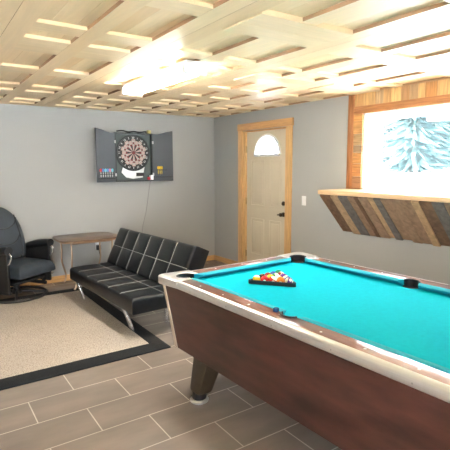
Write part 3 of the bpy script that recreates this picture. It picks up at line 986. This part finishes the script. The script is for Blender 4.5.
# ------------------------------------------------------------------ futon sofa
FL, FW = 1.66, .54
ft = thing('futon_sofa', 'black leather futon sofa with pale stitching and chrome legs', 'sofa', (-2.30, -1.72, 0), R(3.2))
def smoothpad(t_, edges):
    """0 at a seam, 1 in the middle of a pad"""
    for a, b_ in zip(edges, edges[1:]):
        if a <= t_ <= b_:
            return max(0, math.sin(PI*(t_-a)/(b_-a)))**.45
    return 0
def pad(u0, u1, v0, v1, th, su, sv, r=.035, puff=.014, nu=48, nv=26, X=None, mi=0):
    """slab over (u, v), top at th, rounded rim, padded between the seams; returns (MB, height function)"""
    U = [u0]+su+[u1]; V = [v0]+sv+[v1]
    def hgt(u, v):
        d = min(u-u0, u1-u, v-v0, v1-v)
        z_ = th
        if d < r: z_ -= r-math.sqrt(max(0, r*r-(r-d)**2))
        return z_+puff*(smoothpad(u, U)*smoothpad(v, V)-1)
    def spaced(a, b_, n, extra):
        s = set([a, b_]+extra)
        for f in (.08, .25, .5, 1, 1.6): s.add(a+r*f); s.add(b_-r*f)
        for i in range(n+1): s.add(a+(b_-a)*i/n)
        s = sorted(s)
        out = [s[0]]
        for q in s[1:]:
            if q-out[-1] > 2e-3: out.append(q)
            elif q in extra or q == b_: out[-1] = q
        return out
    us, vs = spaced(u0, u1, nu, su), spaced(v0, v1, nv, sv)
    t = bmesh.new()
    G = [[t.verts.new((u, v, hgt(u, v))) for v in vs] for u in us]
    for i in range(len(us)-1):
        for j in range(len(vs)-1):
            t.faces.new((G[i][j], G[i+1][j], G[i+1][j+1], G[i][j+1]))
    rim = [G[i][0] for i in range(len(us))]+[G[-1][j] for j in range(1, len(vs))]+[G[i][-1] for i in range(len(us)-2, -1, -1)]+[G[0][j] for j in range(len(vs)-2, 0, -1)]
    lo, lo2 = [], []
    for vtx in rim:
        lo.append(t.verts.new((vtx.co.x, vtx.co.y, .012)))
        cx = min(max(vtx.co.x, u0+.012), u1-.012); cy = min(max(vtx.co.y, v0+.012), v1-.012)
        lo2.append(t.verts.new((cx, cy, 0)))
    n = len(rim)
    for k in range(n):
        l = (k+1) % n
        t.faces.new((rim[l], rim[k], lo[k], lo[l]))
        t.faces.new((lo[l], lo[k], lo2[k], lo2[l]))
    bmesh.ops.remove_doubles(t, verts=lo2, dist=1e-5)
    t.faces.new([v for v in t.verts if abs(v.co.z) < 1e-6 and False] or lo2[:0] or [t.verts.new((u0+.02, v0+.02, .001)), t.verts.new((u0+.02, v1-.02, .001)), t.verts.new((u1-.02, v1-.02, .001)), t.verts.new((u1-.02, v0+.02, .001))])
    mb = MB(); mb._take(t, mi, X)
    return mb, hgt, us, vs
seamY = [-FL/2+FL*k/6 for k in range(1, 6)]
def stitches(hgt, u0, u1, v0, v1, su, sv, X, parent):
    s = MB()
    for u in su:
        s.tube([(u, v0+.012+(v1-v0-.024)*k/30, hgt(u, v0+.012+(v1-v0-.024)*k/30)+.001) for k in range(31)], .0032, 5, X=X)
    for v in sv:
        s.tube([(u0+.012+(u1-u0-.024)*k/60, v, hgt(u0+.012+(u1-u0-.024)*k/60, v)+.001) for k in range(61)], .0026, 5, X=X)
    return s.build('stitching', M['stitch'], parent)
XS = T(0, 0, .235) @ RZ(PI/2)              # pad u -> local y, v -> local -x
sv_seat = [-.06]
mb, hg, us, vs = pad(-FL/2, FL/2, -.25, .28, .16, seamY, sv_seat, X=XS)
seat = mb.build('seat_cushion', M['leather'], ft, sharp=60)
stitches(hg, -FL/2, FL/2, -.25, .28, seamY, sv_seat, XS, seat)
# backrest leaning back: pad u -> y, v -> up the back, top of the pad faces -x
rec = R(25)
BH = .47
vx = Vector((math.sin(rec), 0, math.cos(rec)))         # up the back
nx = Vector((-math.cos(rec), 0, math.sin(rec)))        # out of its face
org = Vector((.155+.19*math.cos(rec), -.03, .39-.19*math.sin(rec)))
XB = Matrix(((0, vx.x, nx.x, org.x), (-1, vx.y, nx.y, org.y), (0, vx.z, nx.z, org.z), (0, 0, 0, 1)))
mb, hg, us, vs = pad(-FL/2, FL/2+.04, 0, BH, .20, seamY, [BH*.5], X=XB)
bk = mb.build('backrest', M['leather'], ft, sharp=60)
stitches(hg, -FL/2, FL/2+.04, 0, BH, seamY, [BH*.5], XB, bk)
MB().box(-.20, .25, -FL/2+.1, FL/2-.1, .208, .238, bev=.004).box(.20, .24, -FL/2+.15, FL/2-.15, .25, .42, bev=.004).build('frame', M['black'], ft)
for (lx, ly, sx, z0) in ((-.17, -.58, -1, .0128), (-.17, .70, -1, .0128), (.20, -.58, 1, 0), (.20, .70, 1, 0)):
    # flat chrome bars, raked a little
    lean = -.055 if sx < 0 else .05
    MB().hexa([(lx-.010, ly-.036, z0), (lx+.010, ly-.036, z0), (lx+.010, ly+.036, z0), (lx-.010, ly+.036, z0)],
              [(lx+lean-.010, ly-.040+.05, .222), (lx+lean+.010, ly-.040+.05, .222), (lx+lean+.010, ly+.040+.05, .222), (lx+lean-.010, ly+.040+.05, .222)], bev=.004).build('leg', M['chrome'], ft)

# ------------------------------------------------------------------ side table
sd = thing('side_table', 'brown side table with bent bronze legs beside the futon', 'table', (-2.245, -.345, 0), R(0))
def superrect(hx, hy, n=40, e=5.0):
    out = []
    for k in range(n):
        a = 2*PI*k/n
        c, s_ = math.cos(a), math.sin(a)
        out.append((hx*math.copysign(abs(c)**(2/e), c), hy*math.copysign(abs(s_)**(2/e), s_)))
    return out
MB().prism(superrect(.385, .315), .632, .645, bev=.004).build('top', M['tabletop'], sd)
MB().prism(superrect(.377, .307), .614, .632, bev=.003).build('apron_edge', M['tableedge'], sd)
for sx in (-1, 1):
    for sy in (-1, 1):
        x_, y_ = sx*.265, sy*.245
        path = bez([(x_-sx*.0, y_, .61), (x_-sx*.005, y_, .45), (x_+sx*.0, y_, .30), (x_-sx*.045*(-1 if False else 1), y_, .12), (x_-sx*.03, y_, .03), (x_-sx*.01, y_, .0125 if sy > 0 else .0235)], 6)
        MB().tube(path, .0115, 8).build('leg', M['tableleg'], sd)
MB().tube([(-.25, -.245, .60), (.25, -.245, .60)], .009, 8).tube([(-.25, .245, .60), (.25, .245, .60)], .009, 8).tube([(-.24, 0, .60), (-.24, -.245, .60)], .008, 8).build('under_rail', M['tableleg'], sd)

# ------------------------------------------------------------------ glider recliner
gl = thing('recliner_chair', 'dark leather swivel recliner on a round base by the back wall', 'chair', (-3.135, -.44, 0), R(33))
# local: faces -y, x to its left (picture right)
g = MB()
g.tube([(.335*math.cos(2*PI*k/40), .335*math.sin(2*PI*k/40), .030) for k in range(40)], .0165, 8, True)
for a in (45, 135, 225, 315):
    g.tube([(.33*math.cos(R(a)), .33*math.sin(R(a)), .032), (.15*math.cos(R(a)), .15*math.sin(R(a)), .06), (0, 0, .08)], .015, 7)
g.build('round_base', M['black'], gl)
MB().lathe([(0, .05), (.06, .05), (.05, .09), (.035, .10), (.035, .20), (.06, .21), (0, .21)], 16).build('swivel_post', M['black'], gl)
g = MB()
g.box(-.24, .24, -.22, .22, .205, .235, bev=.006)
for sx in (-1, 1):
    g.box(sx*.27-.016, sx*.27+.016, -.20, .20, .11, .15, bev=.005)
    for sy in (-.16, .16):
        g.box(sx*.27-.012, sx*.27+.012, sy-.02, sy+.02, .13, .33, bev=.004)
    g.box(sx*.22-.05, sx*.22+.05, -.02, .02, .15, .21, bev=.004)
g.build('glider_frame', M['black'], gl)
mb, hg, us, vs = pad(-.27, .27, -.36, .22, .155, [], [], r=.07, puff=.03, nu=20, nv=20, X=T(0, 0, .30))
mb.build('seat_cushion', M['chair_leather'], gl, sharp=60)
# backrest: rounded outline, thick, leaning
def back_outline(n=44):
    pts = []
    for (a, b_) in bez([(-.24, 0), (-.285, .15), (-.29, .33), (-.265, .47), (-.20, .58), (-.10, .655), (0, .665), (.10, .655), (.20, .58), (.265, .47), (.29, .33), (.285, .15), (.24, 0)], 5) and [(p_.x, p_.y) for p_ in bez([(-.24, 0, 0), (-.285, .15, 0), (-.29, .33, 0), (-.265, .47, 0), (-.20, .58, 0), (-.10, .655, 0), (0, .665, 0), (.10, .655, 0), (.20, .58, 0), (.265, .47, 0), (.29, .33, 0), (.285, .15, 0), (.24, 0, 0)], 5)]:
        pts.append((a, b_))
    return pts
rec = R(17)
vy = Vector((0, math.sin(rec), math.cos(rec))); ny = Vector((0, -math.cos(rec), math.sin(rec)))
ob = Vector((0, .16, .42))
XK = Matrix(((1, vy.x, ny.x, ob.x), (0, vy.y, ny.y, ob.y), (0, vy.z, ny.z, ob.z), (0, 0, 0, 1)))
t = bmesh.new()
ol = back_outline()
cen = Vector((0, .30))
layers = [(-.02, .90), (0.0, .985), (.03, 1.0), (.085, .985), (.112, .93), (.125, .82), (.130, .6), (.130, .3)]
rows = []
for z_, s_ in layers:
    rows.append([t.verts.new(((p_[0])*s_, cen.y+(p_[1]-cen.y)*s_, z_)) for p_ in ol])
n = len(ol)
for a, b_ in zip(rows, rows[1:]):
    for k in range(n):
        l = (k+1) % n
        t.faces.new((a[k], a[l], b_[l], b_[k]))
t.faces.new(rows[0][::-1])
c_ = t.verts.new((0, cen.y, .131))
for k in range(n): t.faces.new((rows[-1][k], rows[-1][(k+1) % n], c_))
bmesh.ops.recalc_face_normals(t, faces=t.faces)
mb = MB(); mb._take(t, 0, XK)
bkc = mb.build('backrest', M['chair_leather'], gl, sharp=70)
pp = MB()
def on_back(pts, r_=.007):
    pp.tube([(p_.x, p_.y, p_.z) for p_ in bez([(a, b_, c2) for a, b_, c2 in pts], 6)], r_, 6, X=XK)
on_back([(-.215, .50, .125), (-.15, .415, .133), (0, .375, .134), (.15, .415, .133), (.215, .50, .125)])
on_back([(-.20, .28, .132), (-.12, .205, .134), (0, .18, .134), (.12, .205, .134), (.20, .28, .132)])
for sx in (-1, 1):
    on_back([(sx*.205, .54, .118), (sx*.20, .40, .130), (sx*.205, .25, .130), (sx*.18, .10, .124), (sx*.15, 0, .11)])
    on_back([(sx*.20, .385, .131), (sx*.24, .385, .122), (sx*.272, .39, .10)], .005)
pp.build('piping', M['chair_dark'], bkc)
for sx in (-1, 1):
    arm = MB()
    path = bez([(sx*.312, .18, .555), (sx*.312, 0, .60), (sx*.312, -.17, .625), (sx*.312, -.26, .632)], 5)
    arm.tube(path, [.035+.012*min(1, i/6) for i in range(len(path))], 12)
    for v in arm.bm.verts:
        v.co.x = sx*.312+(v.co.x-sx*.312)*1.25
    ar = arm.build('armrest', M['chair_dark'], gl)
    MB().box(sx*.312-.018, sx*.312+.018, -.24, .15, .15, .60, bev=.012).build('arm_panel', M['black'], ar)
    MB().tube(bez([(sx*.312, -.24, .60), (sx*.312, -.285, .585), (sx*.312, -.29, .54), (sx*.312, -.25, .48), (sx*.312, -.18, .44)], 6), .008, 8).build('arm_loop', M['chrome'], ar)
MB().tube([(.285, -.16, .29), (.335, -.20, .27), (.345, -.24, .235)], [.008, .008, .014], 8).build('recline_lever', M['chrome'], gl)

# ------------------------------------------------------------------ electronic dartboard cabinet
DX, DZ0, DW, DH = -1.425, 1.343, .575, .69
dc = thing('dartboard_cabinet', 'open grey dartboard cabinet with electronic board on the back wall', 'dartboard', (DX, 0, DZ0))
c = MB()
hw = DW/2
c.box(-hw, hw, -.012, -.001, 0, DH)
c.box(-hw, -hw+.016, -.10, -.012, 0, DH); c.box(hw-.016, hw, -.10, -.012, 0, DH)
c.box(-hw+.016, hw-.016, -.10, -.012, 0, .016); c.box(-hw+.016, hw-.016, -.10, -.012, DH-.016, DH)
c.build('case', M['dart_dark'], dc)
MB().prism([(-hw+.02, .02), (hw-.02, .02), (hw-.02, DH-.02), (-hw+.02, DH-.02)], .0, .045, X=Matrix(((1, 0, 0, 0), (0, 0, -1, -.013), (0, 1, 0, 0), (0, 0, 0, 1)))).build('housing', M['dart_green'], dc)
bcx, bcz, br_ = -.005, .410, .232
def disc(r0, r1, a0, a1, y0, mi, mb, n=4):
    t = bmesh.new()
    a = [t.verts.new((bcx+r0*math.cos(a0+(a1-a0)*k/n), y0, bcz+r0*math.sin(a0+(a1-a0)*k/n))) for k in range(n+1)]
    b_ = [t.verts.new((bcx+r1*math.cos(a0+(a1-a0)*k/n), y0, bcz+r1*math.sin(a0+(a1-a0)*k/n))) for k in range(n+1)]
    c_ = [t.verts.new((v.co.x, y0+.012, v.co.z)) for v in b_]
    for k in range(n):
        t.faces.new((a[k], b_[k], b_[k+1], a[k+1])); t.faces.new((b_[k], c_[k], c_[k+1], b_[k+1]))
    mb._take(t, mi, None)
XBD = T(bcx, 0, bcz) @ RX(PI/2)
MB().lathe([(0, .05), (br_+.028, .05), (br_+.028, .072), (br_+.012, .076), (br_+.006, .066), (0, .066)], 48, X=XBD).build('surround', M['dart_dark'], dc)
MB().lathe([(0, .06), (br_, .06), (br_, .0705), (0, .0705)], 48, X=XBD).build('number_ring', M['seg_black'], dc)
nring = [c_ for c_ in D.objects if c_.name.startswith('number_ring')][0]
sg = MB()
for k in range(20):
    a0, a1 = R(9+18*k+.6), R(27+18*k-.6)
    e = k % 2
    disc(.026, .095, a0, a1, -.083, 1 if e else 0, sg)
    disc(.097, .118, a0, a1, -.083, 2 if e else 3, sg)
    disc(.120, .172, a0, a1, -.083, 0 if e else 3, sg)
    disc(.174, .192, a0, a1, -.083, 1 if e else 0, sg)
    if not e: disc(.122, .150, a0+R(3), a1-R(3), -.0835, 2, sg)
sg.build('score_segments', [M['seg_tan'], M['seg_black'], M['seg_red'], M['seg_grey']], dc)
MB().lathe([(0, .07), (.022, .07), (.022, .086), (0, .086)], 20, X=XBD).lathe([(0, .07), (.010, .07), (.010, .088), (0, .088)], 16, X=XBD).build('bullseye', M['seg_red'], dc)
order_n = [20, 1, 18, 4, 13, 6, 10, 15, 2, 17, 3, 19, 7, 16, 8, 11, 14, 9, 12, 5]
for k, num in enumerate(order_n):
    cu = D.curves.new('num', 'FONT')
    cu.body = str(num); cu.size = .040; cu.align_x = 'CENTER'; cu.align_y = 'CENTER'; cu.extrude = .0008
    to = D.objects.new('num', cu); COL.objects.link(to)
    dg = bpy.context.evaluated_depsgraph_get()
    me = D.meshes.new_from_object(to.evaluated_get(dg))
    t = bmesh.new(); t.from_mesh(me)
    a = PI/2-2*PI*k/20
    nb = MB()
    nb._take(t, 0, T(bcx+.212*math.cos(a), -.0715, bcz+.212*math.sin(a)) @ RY(-(a-PI/2)) @ RX(PI/2))
    D.objects.remove(to); D.curves.remove(cu); D.meshes.remove(me)
    nb.build('numeral', M['white'], nring)
# score panel below the board
cres = circ(bcx, bcz, br_+.030, R(232), R(310), 16)
low = [(.13, .055), (-.02, .040), (-.12, .06), (-.19, .13)]
MB().prism(cres+low, .0, .012, X=Matrix(((1, 0, 0, 0), (0, 0, -1, -.058), (0, 1, 0, 0), (0, 0, 0, 1)))).build('score_panel', M['dart_silver'], dc)
MB().box(.03, .15, -.076, -.06, .075, .125, bev=.004).build('display', M['black'], dc)
MB().box(hw-.085, hw-.045, -.10, -.06, .02, .06, bev=.004).build('power_button', M['red'], dc)
MB().box(hw-.05, hw-.004, -.115, -.06, .018, .09, bev=.006).build('remote_pod', M['white'], dc)
for sx in (-1, 1):
    for hz in (.10, DH-.13):
        MB().box(sx*hw-.012, sx*hw+.012, -.106, -.098, hz-.02, hz+.02, bev=.002).build('hinge', M['steel'], dc)
# doors: shouldered top edge, opened wide
def cab_door(sx, ang, wdt):
    top_ = [(0, DH-.005), (.07, DH-.008), (.14, DH+.005), (.20, DH+.025), (wdt, DH+.045)]
    poly = [(0, 0), (wdt, 0)]+top_[::-1]
    hx_, hy_ = sx*hw, -.10
    dd = Vector((sx*math.cos(ang), -math.sin(ang), 0))
    nn_ = Vector((0, 0, 1)).cross(dd)*sx      # thickness
    X = Matrix(((dd.x, 0, nn_.x, hx_), (dd.y, 0, nn_.y, hy_), (0, 1, 0, 0), (0, 0, 0, 1)))
    o = MB().prism(poly, 0, .018, X=X).build('door', M['dart_grey'], dc)
    inner = -1 if nn_.y > 0 else 1
    return o, X, nn_
dl, XLd, nl_ = cab_door(-1, R(12), .295)
drr, XRd, nr_ = cab_door(1, R(10), .305)
fl_ = -1 if nl_.y > 0 else 1
fr2 = -1 if nr_.y > 0 else 1
def on(z0, z1, sgn):     # depth range in front of the inner face of a door
    return (-z1, -z0) if sgn < 0 else (.018+z0, .018+z1)
a_, b_ = on(0, .035, fl_)
MB().box(.03, .27, .045, .06, a_, b_, X=XLd).build('dart_holder', M['dart_dark'], dl)
a_, b_ = on(0, .03, fl_)
MB().box(.03, .27, .105, .115, a_, b_, X=XLd).build('dart_holder', M['dart_dark'], dl)
a_, b_ = on(0, .035, fr2)
MB().box(.03, .28, .055, .067, a_, b_, X=XRd).build('dart_holder', M['dart_dark'], drr)
a_, b_ = on(0, .03, fr2)
MB().box(.03, .20, .158, .168, a_, b_, X=XRd).build('dart_holder', M['dart_dark'], drr)

DWM = T(DX, 0, DZ0)
def dart(col, label, group, X, u, v, sgn, up=True):
    z_ = -.022 if sgn < 0 else .04
    P = DWM @ X @ Vector((u, v, z_))
    t = thing('dart', label, 'dart', P, 0, group)
    MB().lathe([(0, -.055), (.0012, -.03), (.006, -.028), (.006, .02), (.003, .025), (.003, .05), (0, .05)], 8).build('barrel', M['steel'] if up else M[col], t)
    f = MB()
    for a in (0, 90, 180, 270):
        f.prism([(0.001, .03), (.016, .045), (.016, .075), (.001, .085)], -.0006, .0006, X=RZ(R(a)) @ RX(PI/2))
    f.build('flight', M[col], t)
    return t
names = ['red', 'blue', 'cyan', 'blue', 'pink', 'cyan']
ordw = ['first', 'second', 'third', 'fourth', 'fifth', 'rightmost']
for k, cn_ in enumerate(names):
    dart(cn_, '%s flighted dart, %s from the left in the left cabinet door' % (cn_, ordw[k]) if k < 5 else 'cyan flighted dart, rightmost in the left cabinet door', 'darts in the left cabinet door', XLd, .25-.036*k, .105, fl_)
for k in range(3):
    dart('yellow', 'yellow dart, %s of three in the right cabinet door' % ('leftmost', 'middle', 'rightmost')[k], 'yellow darts in the right cabinet door', XRd, .07+.027*k, .135, fr2, up=False)
tag(MB().tube(bez([(DX-.24, -.05, DZ0+DH+.020), (DX-.16, -.06, DZ0+DH+.03), (DX-.06, -.04, DZ0+DH+.0125), (DX+.02, -.06, DZ0+DH+.022), (DX+.10, -.05, DZ0+DH+.0125), (DX+.20, -.05, DZ0+DH+.026), (DX+.22, -.03, DZ0+DH+.0125)], 6), .009, 7).build('cable_bundle', M['black']), 'black cable bundle lying on top of the dartboard cabinet', 'cable')
tag(MB().box(-.025, .025, -.02, .02, 0, .048, bev=.003).build('small_box', M['paleyellow'], None, (DX+.255, -.05, DZ0+DH+.0005)), 'small pale yellow box on top of the dartboard cabinet', 'box')
MB().tube(bez([(.27, -.03, 0), (.255, -.012, -.12), (.20, -.010, .90-DZ0), (.14, -.010, .68-DZ0), (.10, -.010, .45-DZ0), (.02, -.012, .12-DZ0)], 8), .0042, 6).build('power_cord', M['cord'], dc)
